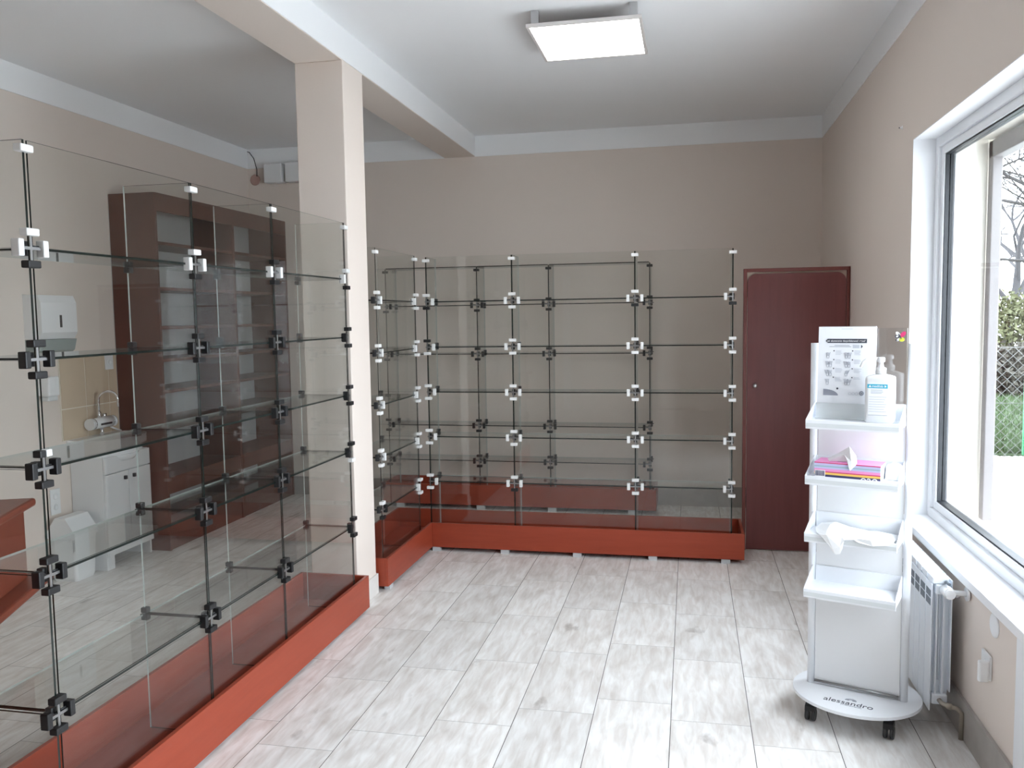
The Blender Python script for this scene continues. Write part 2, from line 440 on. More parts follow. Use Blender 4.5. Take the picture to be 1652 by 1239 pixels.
# outer reveal and shutter rail
mb = MB()
mb.box((1.18, WY1-.03, WZ0), (XO+.03, WY1+.4, WZ1+.4), 'cream_render'); mb.box((1.18, WY0-.02, WZ1-.03), (XO+.03, WY1-.03, WZ1+.4), 'cream_render')
mb.obj('outer_reveal', win)
mb = MB(); mb.box((1.312, WY1-.11, WZ0+.03), (1.355, WY1-.055, 2.345), 'shutter_grey', .004); mb.box((1.312, WY0, 2.27), (1.372, WY1-.055, 2.345), 'shutter_grey', .004)
mb.box((1.18, WY1-.055, WZ0), (1.31, WY1-.03, WZ1-.03), 'cream_render')
mb.obj('shutter_rail', win)
# door_2 : glazed white shop door beside the viewer
d2 = thing('door_2', 'glazed white shop door beside the window', 'door'); struct(d2); del d2['category']
mb = MB()
ring(mb, 1.06, 1.14, DY0, DY1, 0.0, DZ1, .07, 'white_pvc')
mb.box((1.06, 1.72, .07), (1.14, 1.79, DZ1-.07), 'white_pvc', .003)
mb.box((XR-.002, DY1-.004, 0), (1.06, DY1, DZ1), 'white_pvc')
mb.obj('door_frame', d2)
MB().pane((1.098, DY0+.07, .07), (1.104, 1.72, DZ1-.07), 0, 'window_glass', 'glass_edge').obj('pane', d2)
MB().pane((1.098, 1.79, .07), (1.104, DY1-.07, DZ1-.07), 0, 'window_glass', 'glass_edge').obj('pane', d2)

# door_1 : mahogany door between the corner display and the right wall
DYF = 5.82
d1 = thing('door_1', 'dark red wooden door with a rounded panel and a small metal knob', 'door', (0.684, DYF, 0)); struct(d1); del d1['category']
mb = MB()
mb.box((-.340, 0, 0), (-.318, .05, 1.885), 'mahogany_frame', .002); mb.box((.318, 0, 0), (.323, .05, 1.885), 'mahogany_frame'); mb.box((.303, 0, 0), (.323, .05, 1.885), 'mahogany_frame', .002)
mb.box((-.318, 0, 1.862), (.303, .05, 1.885), 'mahogany_frame', .002)
mb.obj('door_frame', d1)
MB().box((-.318, .022, 1.70), (.303, .035, 1.862), 'beige_strip').obj('backing_strip', d1)
def rrect(x0, x1, z0, z1, r, n=8):
    pts = [(x0, z0), (x1, z0)]
    for i in range(n+1): a = i/n*PI/2; pts.append((x1-r+r*math.cos(a), z1-r+r*math.sin(a)))
    for i in range(n+1): a = PI/2+i/n*PI/2; pts.append((x0+r+r*math.cos(a), z1-r+r*math.sin(a)))
    return pts
MB().prism(rrect(-.314, .299, .008, 1.850, .055), 'y', .004, .022, 'mahogany').obj('door_panel', d1)
MB().lathe([(.006, 0), (.006, .016), (.013, .02), (.015, .028), (.010, .035), (.002, .036)], 'brushed_metal', 16, TR(-.263, .004, 1.115) @ Matrix.Rotation(PI/2, 4, 'X')).obj('knob', d1)

# ------------------------------------------------------------------ glass display cabinets
def jaw_mesh(m):
    return MB().box((-.023, -.013, -.010), (.023, .013, .010), m, .003).mesh('clamp')
JAW = {'k': jaw_mesh('black_plastic'), 'w': jaw_mesh('white_clip')}
JAWM = MB().box((-.023, -.013, -.010), (0, .013, .010), 'black_plastic', .003).box((.0005, -.013, -.010), (.023, .013, .010), 'white_clip', .003).mesh('clamp')
JAW['m'] = JAWM
def core_mesh(left, right):
    mb = MB()
    mb.box((-.004, -.003, -.036), (.004, -.0005, .036), 'clip_metal')
    mb.box((-.036 if left else -.004, -.0035, -.004), (.036 if right else .004, -.001, .004), 'clip_metal')
    mb.tube([(-.012, .004, 0), (.012, .004, 0)], .004, 'clip_metal', 6)
    mb.box((-.011, .012, -.020), (.011, .034, .020), 'dark_plastic', .003)
    if left: mb.tube([(-.034, .004, .006), (-.012, .005, .006)], .003, 'dark_plastic', 6)
    if right: mb.tube([(.012, .005, .006), (.034, .004, .006)], .003, 'dark_plastic', 6)
    return mb.mesh('connector')
CORE = {(l, r): core_mesh(l, r) for l in (0, 1) for r in (0, 1)}
REAR = MB().box((-.012, -.016, -.024), (.012, .010, -.004), 'dark_plastic', .003).box((-.012, -.016, .004), (.012, .010, .024), 'dark_plastic', .003).box((-.020, -.006, -.003), (.020, .006, .003), 'dark_plastic').mesh('rear_connector')

def glass_run(root, T, posts, rows, zb, zt, depth, colors, end_l=True, end_r=True, front=True, rear_clips=True, top_clip='w', shelf_top=False, posts_nodes=None):
    n = len(posts); e = .004
    zs = [zb] + sorted(rows) + [zt]
    for i in range(n):                                   # upright glass panes from front to back
        x = posts[i]
        for a, b in zip(zs[:-1], zs[1:]):
            MB().pane((x-e, .001, a+.004), (x+e, depth, b-.004), 0, 'clear_glass', 'glass_edge', pale=[(1, 1)]).obj('divider_pane', root, T)
    for i in range(n-1):
        x0, x1 = posts[i]+e+(.0115 if i == 0 and end_l == 'corner' else .0015), posts[i+1]-e-.0015
        if front:
            for a, b in zip(zs[:-1], zs[1:]):
                MB().pane((x0, .001, a+.0045), (x1, .006, b-.0045), 1, 'clear_glass', 'glass_edge').obj('front_pane', root, T)
        for z in rows + ([zt] if shelf_top else []):
            MB().pane((x0, .0, z-.0035), (x1, depth-.004, z+.0035), 2, 'shelf_glass', 'glass_edge', pale=[(1, 1)]).obj('shelf', root, T)
    for i in range(n):
        l = 1 if i > 0 or end_l == 'corner' else 0
        lj = 1 if end_l == 'corner' else l
        r = 1 if i < n-1 else 0
        for k, z in enumerate(rows):
            cfg = colors(i, k)                             # string for up, right, down, left
            c = link('connector', CORE[(l, r)], root, T @ TR(posts[i], -.004, z))
            link('clamp', JAW[cfg[0]], c, TR(0, 0, .043))
            link('clamp', JAW[cfg[2]], c, TR(0, 0, -.043))
            rot = Matrix.Rotation(PI/2, 4, 'Y')
            if r: link('clamp', JAW[cfg[1]], c, TR(.044, 0, 0) @ rot)
            if lj: link('clamp', JAW[cfg[3]], c, TR(-.044, 0, 0) @ rot)
            if rear_clips: link('rear_connector', REAR, root, T @ TR(posts[i], depth, z))
        if top_clip: link('top_clamp', JAW[top_clip], root, T @ TR(posts[i], 0, zt-.028))

def colA(i, k):
    # rows from the top down
    if k == 0: return 'wwkw' if i < 2 else 'kwkw' if i == 2 else 'wwkw'
    if i == 0 and k == 2: return 'mkkk'
    if i == 3 and k == 3: return 'kkwk'
    return 'kkkk'
rowsA = [1.800, 1.5007, 1.1995, 0.9015, 0.5015]
A = thing('glass_display_cabinet', 'glass display cabinet on a red wooden plinth running from the foreground to the white column', 'display cabinet', (-1.742, 1.988, 0))
TA = RZ(PI/2)
glass_run(A, TA, [0.004, 0.783, 1.379, 2.154], rowsA, .052, 2.0925, .270, colA, end_l='corner')
def w2l(root): return TR(*(-root.location))
def board(name, root, a, b, m, bev=.0015):
    d = root.location
    return MB().box(Vector(a)-d, Vector(b)-d, m, bev).obj(name, root)
AY0, AY1 = 1.95, 4.284
board('front_board', A, (-1.736, AY0, .018), (-1.718, AY1, .196), 'red_board')
board('rear_board', A, (-2.117, AY0, .018), (-2.099, AY1, .196), 'red_board')
board('end_board', A, (-2.099, AY1-.018, .018), (-1.736, AY1, .196), 'red_board_cross')
board('end_board', A, (-2.099, AY0, .018), (-1.736, AY0+.018, .196), 'red_board_cross')
board('bottom_board', A, (-2.099, AY0+.018, .034), (-1.736, AY1-.018, .050), 'red_board')
for y in (2.1, 3.1, 4.1):
    for x in (-1.77, -2.07): board('foot', A, (x-.02, y-.03, 0), (x+.02, y+.03, .018), 'dark_plastic', 0)

def colB(i, k):
    if k == 0 and i in (0, 2, 3): return 'wwkw'
    if k == 1 and i == 0: return 'kwww'
    if k == 4 and i == 1: return 'wwkw'
    return 'wwww'
def colBl(i, k):
    if k == 4: return 'wkkw' if i == 0 else 'wkww'
    return 'wwww'
rowsB = [1.701, 1.396, 1.092, 0.787, 0.4785]
B = thing('corner_display_cabinet', 'L-shaped glass cabinet with white clamps on a red plinth, left of the dark red door', 'display cabinet', (-1.7439, 5.506, 0))
glass_run(B, Matrix(), [.004, .593, 1.397, 2.004], rowsB, .063, 2.0036, .22, colB)
glass_run(B, TR(-.018, -.884, 0) @ RZ(PI/2), [.004, .715], rowsB, .063, 2.0036, .26, colBl)
def boardB(name, a, b, m, bev=.0015): return board(name, B, a, b, m, bev)
BX1 = .340
boardB('front_board', (-1.725, 5.470, .030), (BX1, 5.488, .197), 'red_board_cross')
boardB('front_board', (-1.743, 4.600, .030), (-1.725, 5.488, .197), 'red_board')
boardB('rear_board', (-2.10, 5.875, .030), (BX1, 5.893, .197), 'red_board_cross')
boardB('rear_board', (-2.118, 4.600, .030), (-2.10, 5.893, .197), 'red_board')
boardB('end_board', (BX1-.018, 5.488, .030), (BX1, 5.875, .197), 'red_board')
boardB('end_board', (-2.10, 4.600, .030), (-1.743, 4.618, .197), 'red_board_cross')
mb = MB(); d = B.location
mb.box(Vector((-2.10, 5.488, .045))-d, Vector((BX1-.018, 5.875, .061))-d, 'red_board_cross')
mb.box(Vector((-2.10, 4.618, .045))-d, Vector((-1.743, 5.488, .061))-d, 'red_board')
mb.obj('bottom_board', B)
for x in (-1.70, -1.22, -.73, -.235, .225):
    boardB('foot', (x-.028, 5.478, 0), (x+.028, 5.51, .030), 'grey_board', 0)
    boardB('foot', (x-.035, 5.84, 0), (x+.035, 5.88, .030), 'grey_board', 0)
boardB('foot', (-1.765, 4.64, 0), (-1.732, 4.70, .030), 'grey_board', 0)
boardB('foot', (-2.10, 4.64, 0), (-2.06, 4.70, .030), 'grey_board', 0)

Cb = thing('rear_display_cabinet', 'glass display cabinet with black clamps against the back wall, seen through the corner cabinet', 'display cabinet', (-2.50, 6.775, 0))
glass_run(Cb, Matrix(), [.004, .790, 1.385, 2.188], [1.690, 1.290, 0.697, 0.402], .072, 2.004, .26, lambda i, k: 'kkkk', top_clip='k', shelf_top=True, front=False)
def boardC(name, a, b, m, bev=.0015): return board(name, Cb, a, b, m, bev)
boardC('front_board', (-2.55, 6.735, .035), (-.262, 6.753, .205), 'red_board_cross')
boardC('rear_board', (-2.55, 7.085, .035), (-.262, 7.103, .205), 'red_board_cross')
boardC('end_board', (-.280, 6.753, .035), (-.262, 7.085, .205), 'red_board')
boardC('end_board', (-2.55, 6.753, .035), (-2.532, 7.085, .205), 'red_board')
boardC('bottom_board', (-2.532, 6.753, .052), (-.280, 7.085, .070), 'red_board_cross')
for x in (-2.4, -1.7, -1.1, -.45):
    boardC('foot', (x-.035, 6.74, 0), (x+.035, 6.77, .035), 'grey_board', 0)
    boardC('foot', (x-.035, 7.05, 0), (x+.035, 7.08, .035), 'grey_board', 0)

# ------------------------------------------------------------------ ceiling light
cl = thing('ceiling_light', 'square white panel light glowing on the ceiling in front of the beam', 'ceiling light', (-.520, 4.59, H))
zf = -.088
mb = MB()
for a, b in (((-.287, -.300), (.287, -.284)), ((-.287, .284), (.287, .300)), ((-.287, -.284), (-.271, .284)), ((.271, -.284), (.287, .284))):
    mb.box((a[0], a[1], zf), (b[0], b[1], zf+.018), 'lamp_frame', .002)
mb.box((-.271, -.284, zf+.010), (.271, .284, zf+.018), 'lamp_frame')
mb.obj('frame', cl)
MB().box((-.271, -.284, zf+.002), (.271, .284, zf+.009), 'lamp_diffuser').obj('diffuser', cl)
for sx in (-1, 1):
    for sy in (-1, 1):
        MB().box((sx*.245-.02, sy*.265-.012, zf+.018), (sx*.245+.02, sy*.265+.012, 0), 'brushed_metal', .002).obj('bracket', cl)

# ------------------------------------------------------------------ rolling stand
u_ang = math.atan2(-.356, .934)
st = thing('rolling_display_stand', 'white metal display stand on black castors with four tray shelves, beside the window', 'display stand', (.645, 3.457, 0), u_ang)
# local: X along the front, -Y towards the viewer
def superell(a, b, n=48): return [(a*math.cos(2*PI*i/n), b*math.sin(2*PI*i/n)) for i in range(n)]
MB().prism(superell(.238, .222), 'z', .088, .100, 'white_metal').obj('base_plate', st)
for sx in (-1, 1):
    MB().tube([(sx*.173, 0, .100), (sx*.176, 0, 1.475)], .0145, 'white_metal', 16).obj('post', st)
MB().box((-.158, -.004, .110), (.158, .004, 1.245), 'white_laminate', .001).obj('back_panel', st)
MB().tube([(-.157, -.008, .112), (.157, -.008, .112)], .006, 'clip_metal', 8).obj('bottom_rail', st)
for zl in (1.155, .940, .716, .498):
    h = st
    mb = MB()
    zt = zl+.030
    mb.box((-.170, -.150, zt-.004), (.160, -.006, zt), 'white_metal')
    mb.box((-.158, -.010, zt), (.158, -.006, zt+.062), 'white_metal')
    mb.box((-.170, -.156, zl), (.160, -.150, zt+.004), 'white_metal', .001)
    for x in (-.170, .157):
        mb.prism([(-.156, zl+.012), (-.006, zl+.012), (-.006, zt+.062), (-.03, zt+.055), (-.156, zt+.004)], 'x', x, x+.003, 'white_metal')
    s_ = mb.obj('shelf', st)
    MB().box((-.168, -.1575, zl+.007), (.158, -.1565, zl+.022), 'pale_grey_plastic').obj('price_rail', s_)
MB().pane((-.150, -.003, 1.246), (.158, .001, 1.533), 1, 'clear_acrylic', 'pale_glass_edge').obj('acrylic_panel', st)
# flower sticker on the acrylic
mb = MB()
def petal(mb, cx, cz, rx, rz_, ang, m, y, n=14):
    pts = []
    for i in range(n):
        a = 2*PI*i/n; px, pz = rx*math.cos(a), rz_*math.sin(a)
        pts.append((cx+px*math.cos(ang)-pz*math.sin(ang), cz+px*math.sin(ang)+pz*math.cos(ang)))
    mb.prism(pts, 'y', y, y-.0006, m)
sx0, sz0 = .134, 1.500
petal(mb, sx0+.009, sz0+.009, .013, .008, .9, 'print_magenta', -.004)
petal(mb, sx0-.008, sz0+.010, .011, .006, -.9, 'print_white', -.004)
petal(mb, sx0-.011, sz0+.001, .008, .007, 0, 'print_dark', -.004)
petal(mb, sx0-.011, sz0+.001, .004, .003, 0, 'print_white', -.0048)
petal(mb, sx0+.005, sz0-.010, .010, .008, 0, 'print_lime', -.004)
petal(mb, sx0-.007, sz0-.011, .008, .004, .7, 'print_white', -.004)
petal(mb, sx0-.001, sz0+.002, .0022, .012, .5, 'print_dark', -.0055)
petal(mb, sx0-.012, sz0-.014, .006, .003, -.6, 'print_dark', -.004)
mb.obj('flower_sticker', st)
# castors
for sx in (-.142, .142):
    for sy in (-.130, .130):
        c = MB().box((sx-.010, sy-.010, .066), (sx+.010, sy+.010, .088), 'black_plastic', .002).tube([(sx, sy, .05), (sx, sy, .088)], .006, 'black_plastic', 8)
        c.prism([(sy-.024, .045), (sy-.020, .062), (sy-.008, .070), (sy+.012, .068), (sy+.020, .058), (sy+.022, .045)], 'x', sx-.018, sx+.018, 'black_plastic')
        c = c.obj('castor', st)
        for dx in (-.019, .005):
            MB().lathe([(.022, 0), (.025, .003), (.025, .011), (.022, .014)], 'dark_plastic', 20, TR(sx+dx, sy, .0252) @ Matrix.Rotation(PI/2, 4, 'Y')).obj('wheel', c)
# lettering on the base
LT = TR(-.006, -.150, .1003)
text('lettering', 'alessandro', .046, 'print_dark', st, TR(-.004, -.128, .1003), sx=.92)
text('lettering', 'INTERNATIONAL', .010, 'print_grey', st, TR(.010, -.150, .1003))
mb = MB()
for ring_n, rad, ln in ((10, .010, .007), (12, .017, .008)):
    for i in range(ring_n):
        a = PI*(.02+.96*i/(ring_n-1)); cx, cy = rad*math.cos(a), -.103+rad*.9*math.sin(a)
        pts = []
        for k in range(10):
            b = 2*PI*k/10; px, py = ln*.55*math.cos(b), ln*.22*math.sin(b)
            pts.append((cx+px*math.cos(a)-py*math.sin(a), cy+px*math.sin(a)+py*math.cos(a)))
        for k in range(10):
            p, q = Vector((*pts[k], .1004)), Vector((*pts[(k+1) % 10], .1004))
            mb.tube([p, q], .0004, 'print_grey', 4, caps=False)
mb.obj('flower_emblem', st)

# sign in a holder on the top tray
ZS = 1.185
def on_stand(lx, ly, z):
    v = RZ(u_ang) @ Vector((lx, ly, 0)); return (.645+v.x, 3.457+v.y, z)
sg = thing('sign_holder', 'white printed hand disinfection sign leaning upright on the top tray of the stand', 'sign', on_stand(-.050, -.045, ZS), u_ang)
lean = Matrix.Rotation(-.06, 4, 'X')
MB().box((-.105, -.003, .0), (.105, .003, .355), 'paper', .001).obj('sheet', sg, lean)
MB().box((-.107, -.0065, .0), (.107, -.0045, .060), 'pale_grey_plastic').box((-.107, -.022, 0), (.107, -.0065, .003), 'pale_grey_plastic').obj('holder_base', sg, lean)
yy = -.0036
T_ = lean
mb = MB()
mb.prism([(-.070, .292), (-.078, .300), (-.070, .308), (.072, .308), (.072, .292)], 'y', yy, yy-.0006, 'print_dark')
mb.obj('header_bar', sg, T_)
text('lettering', 'jak skutecznie dezynfekować ręce?', .0098, 'print_white', sg, T_ @ TR(-.003, yy-.0008, .3000) @ RX90)
mb = MB()
for (x0, x1, z) in ((-.045, .010, .283), (-.064, .016, .278)): mb.box((x0, yy-.0005, z-.0008), (x1, yy, z+.0008), 'print_grey')
mb.box((.022, yy-.0005, .273), (.046, yy, .285), 'print_pale')
mb.prism([(.052, .272), (.058, .279), (.052, .286)], 'y', yy, yy-.0006, 'print_dark')
mb.box((-.02, yy-.0005, .345), (.02, yy, .3465), 'print_pale')
mb.obj('text_lines', sg, T_)
mb = MB()
for r in range(4):
    for c in range(2):
        x = -.062+.068*c; z = .252-.034*r
        mb.prism([(x+.016+.0025*math.cos(t*PI/4), z+.010+.0025*math.sin(t*PI/4)) for t in range(8)], 'y', yy, yy-.0006, 'print_dark')
        for k in range(4 if not (r == 3 and c == 1) else 2):
            mb.box((x+.022, yy-.0005, z+.009-.0045*k), (x+.022+random.uniform(.018, .027), yy, z+.0104-.0045*k), 'print_pale')
mb.obj('body_print', sg, T_)
mb = MB()
def stroke(pts, r=.0006, m='print_grey'): mb.tube([(p[0], yy-.0003, p[1]) for p in pts], r, m, 4, caps=False)
for r in range(4):
    for c in range(2):
        x = -.062+.068*c; z = .244-.034*r
        rr = random.Random(10+r*2+c)
        for h in range(2 if (r+c) % 3 else 1):
            ox = x-.006+h*.010; a0 = rr.uniform(-.5, .5)
            for k in range(4):
                b = a0+(k-1.5)*.22
                stroke([(ox+math.sin(b)*.003+(k-1.5)*.0022, z-.002), (ox+math.sin(b)*.013+(k-1.5)*.002, z+.010+rr.uniform(0, .003))])
            stroke([(ox-.005, z-.001), (ox-.003, z-.011), (ox+.003, z-.011), (ox+.005, z-.001)])
mb.obj('hand_drawings', sg, T_)
mb = MB()
mb.prism([(-.082, .090)]+[(-.082+.055*math.sin(t/8*PI/2), .090+.024*math.cos(t/8*PI/2)) for t in range(9)], 'y', yy, yy-.0006, 'print_grey')
mb.obj('corner_dome', sg, T_)
mb = MB()
mb.prism([(-.030+.004*math.cos(t*PI/4), .117+.004*math.sin(t*PI/4)) for t in range(8)], 'y', yy, yy-.0006, 'print_dark')
for k in range(3):
    cx = .016+.012*k; pts = [(cx+.005*math.cos(t*PI/6), .099+.005*math.sin(t*PI/6)) for t in range(13)]
    for p, q in zip(pts[:-1], pts[1:]): stroke([p, q], .0005, 'print_pale')
pts = [(.058+.007*math.cos(t*PI/8), .101+.007*math.sin(t*PI/8)) for t in range(17)]
for p, q in zip(pts[:-1], pts[1:]): stroke([p, q], .0019, 'print_grey')
mb.prism([(.058+.0028*math.cos(t*PI/4), .101+.0028*math.sin(t*PI/4)) for t in range(8)], 'y', yy, yy-.0006, 'print_grey')
mb.obj('round_marks', sg, T_)

# sanitiser bottle
bt = thing('sanitizer_bottle', 'white pump bottle of hand sanitizer with a blue striped label on the top tray', 'bottle', on_stand(.084, -.100, ZS), u_ang)
mb = MB()
def rr_ring(a, b, r, z, n=6):
    pts = []
    for (cx, cy, s0) in ((a-r, b-r, 0), (-a+r, b-r, 1), (-a+r, -b+r, 2), (a-r, -b+r, 3)):
        for i in range(n+1): t = s0*PI/2+i/n*PI/2; pts.append((cx+r*math.cos(t), cy+r*math.sin(t), z))
    return pts
levels = [(.044, .024, .008, 0), (.050, .030, .012, .006), (.050, .030, .012, .160), (.048, .028, .012, .172), (.030, .020, .012, .178), (.015, .015, .0145, .181), (.015, .015, .0145, .190)]
rings = [[mb.bm.verts.new(p) for p in rr_ring(*l)] for l in levels]
i_ = mb.mi('white_plastic')
for a, b in zip(rings[:-1], rings[1:]):
    for k in range(len(a)):
        f = mb.bm.faces.new((a[k], a[(k+1) % len(a)], b[(k+1) % len(a)], b[k])); f.smooth = True; f.material_index = i_
mb.bm.faces.new(rings[0][::-1]).material_index = i_; mb.bm.faces.new(rings[-1]).material_index = i_
mb.obj('body', bt)
MB().lathe([(.019, .182), (.019, .203), (.011, .206), (.008, .224), (.014, .226), (.014, .240), (.010, .243)], 'white_plastic', 20).obj('cap', bt)
MB().tube([(0, 0, .236), (-.02, -.006, .237), (-.048, -.016, .234), (-.058, -.019, .226), (-.066, -.022, .206)], .0065, 'white_plastic', 10, r_end=.0045).obj('pump_spout', bt)
mb = MB()
mb.box((-.036, -.0309, .030), (.030, -.0302, .150), 'paper')
mb.obj('label_sheet', bt)
MB().box((-.040, -.0316, .130), (.030, -.0310, .145), 'print_blue').obj('label_band', bt)
text('lettering', 'medilab', .0125, 'print_white', bt, TR(-.005, -.0317, .1375) @ RX90)
mb = MB()
mb.prism([(-.036, .134), (-.026, .134), (-.031, .142)], 'y', -.0316, -.0320, 'print_white'); mb.prism([(.019, .133), (.026, .1375), (.019, .142)], 'y', -.0316, -.0320, 'print_white')
for k, (z, x1) in enumerate(((.123, .012), (.117, .014), (.112, .010))): mb.box((-.028, -.0314, z-.0014), (x1, -.0309, z+.0014), 'print_pale')
for k in range(7): mb.box((-.034, -.0314, .098-.009*k-.0009), (.026-.004*(k % 3), -.0309, .098-.009*k+.0009), 'print_pale')
mb.box((-.036, -.0314, .030), (.030, -.0309, .0315), 'print_grey')
mb.obj('label_print', bt)

# tissue box on the second tray
tb = thing('tissue_box', 'pink and lilac striped tissue box on the second tray with a white tissue pulled out', 'tissue box', on_stand(-.020, -.088, .970), u_ang)
BW, BD, BH = .118, .055, .058
MB().box((-BW, -BD, 0), (BW, BD, BH), 'paper', .001).obj('box_body', tb)
mb = MB(); y = -BD-.0003
for z0_, z1_, m in ((.0545, .058, 'print_magenta'), (.046, .0545, 'print_lilac'), (.041, .046, 'print_teal'), (.034, .041, 'print_lilac'), (.024, .034, 'print_pink'), (.020, .024, 'print_magenta'), (.012, .020, 'print_yellow'), (.004, .012, 'print_navy'), (0, .004, 'print_lilac')):
    mb.box((-BW, y-.0004, z0_), (BW, y, z1_), m)
mb.box((-BW, -BD, BH), (BW, BD, BH+.0005), 'print_pink')
mb.obj('striped_print', tb)
mb = MB(); mb.box((-BW+.002, y-.0009, .0), (-BW+.040, y-.0005, .028), 'print_white')
x = -BW+.004; rr = random.Random(3)
while x < -BW+.036:
    wd = rr.choice((.0008, .0014, .002)); mb.box((x, y-.0013, .006), (x+wd, y-.0009, .026), 'print_navy'); x += wd+rr.choice((.0008, .0014))
mb.obj('barcode', tb)
text('lettering', 'oao', .040, 'print_white', tb, TR(.078, y-.0009, .004) @ RX90, sx=1.0)
mb = MB(); mb.prism([(.035*math.cos(t/16*2*PI)-.02, .018*math.sin(t/16*2*PI)) for t in range(16)], 'z', BH+.0005, BH+.001, 'print_navy'); mb.obj('opening', tb)
def sheet(name, parent, ctrl, m, sub=3, T=None):
    """crumpled paper from a small control grid"""
    b = MB(); rows_ = [[b.bm.verts.new(p) for p in r] for r in ctrl]; k = b.mi(m)
    for r in range(len(rows_)-1):
        for c in range(len(rows_[0])-1):
            f = b.bm.faces.new((rows_[r][c], rows_[r][c+1], rows_[r+1][c+1], rows_[r+1][c])); f.material_index = k
    o = b.obj(name, parent, T)
    so = o.modifiers.new('thick', 'SOLIDIFY'); so.thickness = .0012; so.offset = 0
    return o
sheet('pulled_tissue', tb, [
    [(-.080, -.010, .066), (-.062, .015, .074), (-.030, .025, .082), (.006, .020, .078)],
    [(-.070, -.028, .060), (-.045, -.018, .088), (-.012, -.006, .098), (.020, .0, .085)],
    [(-.040, -.030, .062), (-.015, -.034, .090), (.004, -.036, .122), (.026, -.026, .085)],
    [(-.004, -.040, .064), (.002, -.058, .072), (.016, -.060, .070), (.034, -.050, .064)],
    [(.004, -.055, .055), (.008, -.0605, .045), (.012, -.0605, .034), (.030, -.059, .054)]], 'tissue_paper')
pk = thing('crumpled_packet', 'small crumpled white packet behind the right end of the tissue box', 'packet', on_stand(.131, -.055, .970), u_ang)
sheet('wrapper', pk, [[(-.027, -.03, 0.001), (-.01, -.034, .002), (.012, -.032, .002), (.030, -.024, .001)], [(-.027, -.01, .046), (-.01, -.012, .056), (.014, -.006, .052), (.030, -.004, .040)], [(-.027, .018, .050), (-.008, .02, .060), (.016, .022, .054), (.030, .018, .044)], [(-.027, .038, .002), (-.006, .038, .003), (.018, .036, .003), (.030, .034, .001)]], 'paper')
# paper sheets on the third tray
ps = thing('paper_sheets', 'loose white tissue sheets lying on the third tray and hanging over its edge', 'paper', on_stand(0, -.080, .746), u_ang)
sheet('upper_sheet', ps, [[(-.135, .050, .020), (-.08, .055, .030), (-.03, .050, .018), (.04, .05, .010)],
    [(-.145, .0, .010), (-.09, -.005, .030), (-.03, -.01, .020), (.05, .0, .006)],
    [(-.130, -.050, .006), (-.09, -.060, .016), (-.04, -.055, .012), (.05, -.05, .005)],
    [(-.110, -.082, .006), (-.085, -.088, .010), (-.030, -.084, .008), (.04, -.074, .006)],
    [(-.075, -.090, -.028), (-.060, -.092, -.040), (-.035, -.092, -.030), (-.02, -.088, -.002)],
    [(-.062, -.090, -.052), (-.050, -.092, -.060), (-.034, -.092, -.056), (-.026, -.091, -.036)]], 'tissue_paper')
sheet('lower_sheet', ps, [[(.0, .05, .004), (.07, .052, .012), (.145, .05, .006)], [(-.01, -.02, .004), (.07, -.015, .014), (.15, -.02, .005)], [(.0, -.072, .005), (.07, -.085, .008), (.145, -.074, .005)], [(.03, -.088, -.006), (.08, -.090, -.012), (.13, -.086, -.004)]], 'tissue_paper')

# ------------------------------------------------------------------ radiator
ra = thing('radiator', 'white aluminium radiator under the window behind the stand', 'radiator', (.927, 3.36, 0))
sec = .080
mb = MB()
mb.prism([(-.036, .115), (-.030, .105), (.026, .105), (.030, .115), (.030, .590), (.020, .600), (-.020, .600), (-.036, .575)], 'y', .030, .050, 'radiator_white')
mb.box((-.040, .002, .085), (-.035, .078, .575), 'radiator_white', .002)
mb.box((.030, .004, .16), (.034, .076, .59), 'radiator_white', .001)
mb.box((-.020, .010, .13), (-.014, .070, .56), 'radiator_white'); mb.box((.004, .010, .13), (.010, .070, .56), 'radiator_white')
mb.box((-.036, .004, .575), (.020, .076, .600), 'radiator_white', .004)
mb.box((-.030, .002, .110), (.026, .078, .150), 'radiator_white', .006)
mb.box((-.026, .002, .535), (.024, .078, .575), 'radiator_white', .006)
for k in range(4): mb.tube([(-.030, .022+.012*k, .56), (-.012, .022+.012*k, .555), (-.006, .022+.012*k, .52), (-.006, .022+.012*k, .2)], .003, 'radiator_white', 6)
for zz in (.490, .522):
    mb.box((-.0412, .010, zz), (-.0395, .070, zz+.026), 'radiator_slot')
sm = mb.mesh('section')
for k in range(9): link('section', sm, ra, TR(0, sec*k, 0))
mb = MB(); mb.tube([(.008, .0, .555), (.008, -.055, .557)], .021, 'white_plastic', 16); mb.tube([(.008, -.055, .557), (.008, -.062, .557)], .017, 'white_plastic', 16)
mb.tube([(.008, .0, .585), (.008, -.02, .592), (.008, -.045, .590)], .006, 'radiator_slot', 8)
mb.obj('thermostat_head', ra)
mb = MB(); mb.tube([(.020, -.030, .555), (.05, -.030, .555), (.074, -.030, .553)], .010, 'white_plastic', 10); mb.tube([(.070, -.030, .553), (.0765, -.030, .553)], .026, 'white_plastic', 16); mb.tube([(.034, -.030, .545), (.048, -.030, .545)], .009, 'brushed_metal', 8)
mb.obj('inlet_pipe', ra)
mb = MB(); mb.tube([(-.004, .010, .128), (.0, -.020, .126), (.020, -.034, .122), (.048, -.038, .118), (.064, -.038, .100), (.064, -.038, 0)], .009, 'brass_dull', 10); mb.tube([(.012, -.030, .124), (.03, -.036, .121)], .013, 'brass_dull', 8); mb.obj('return_valve', ra)

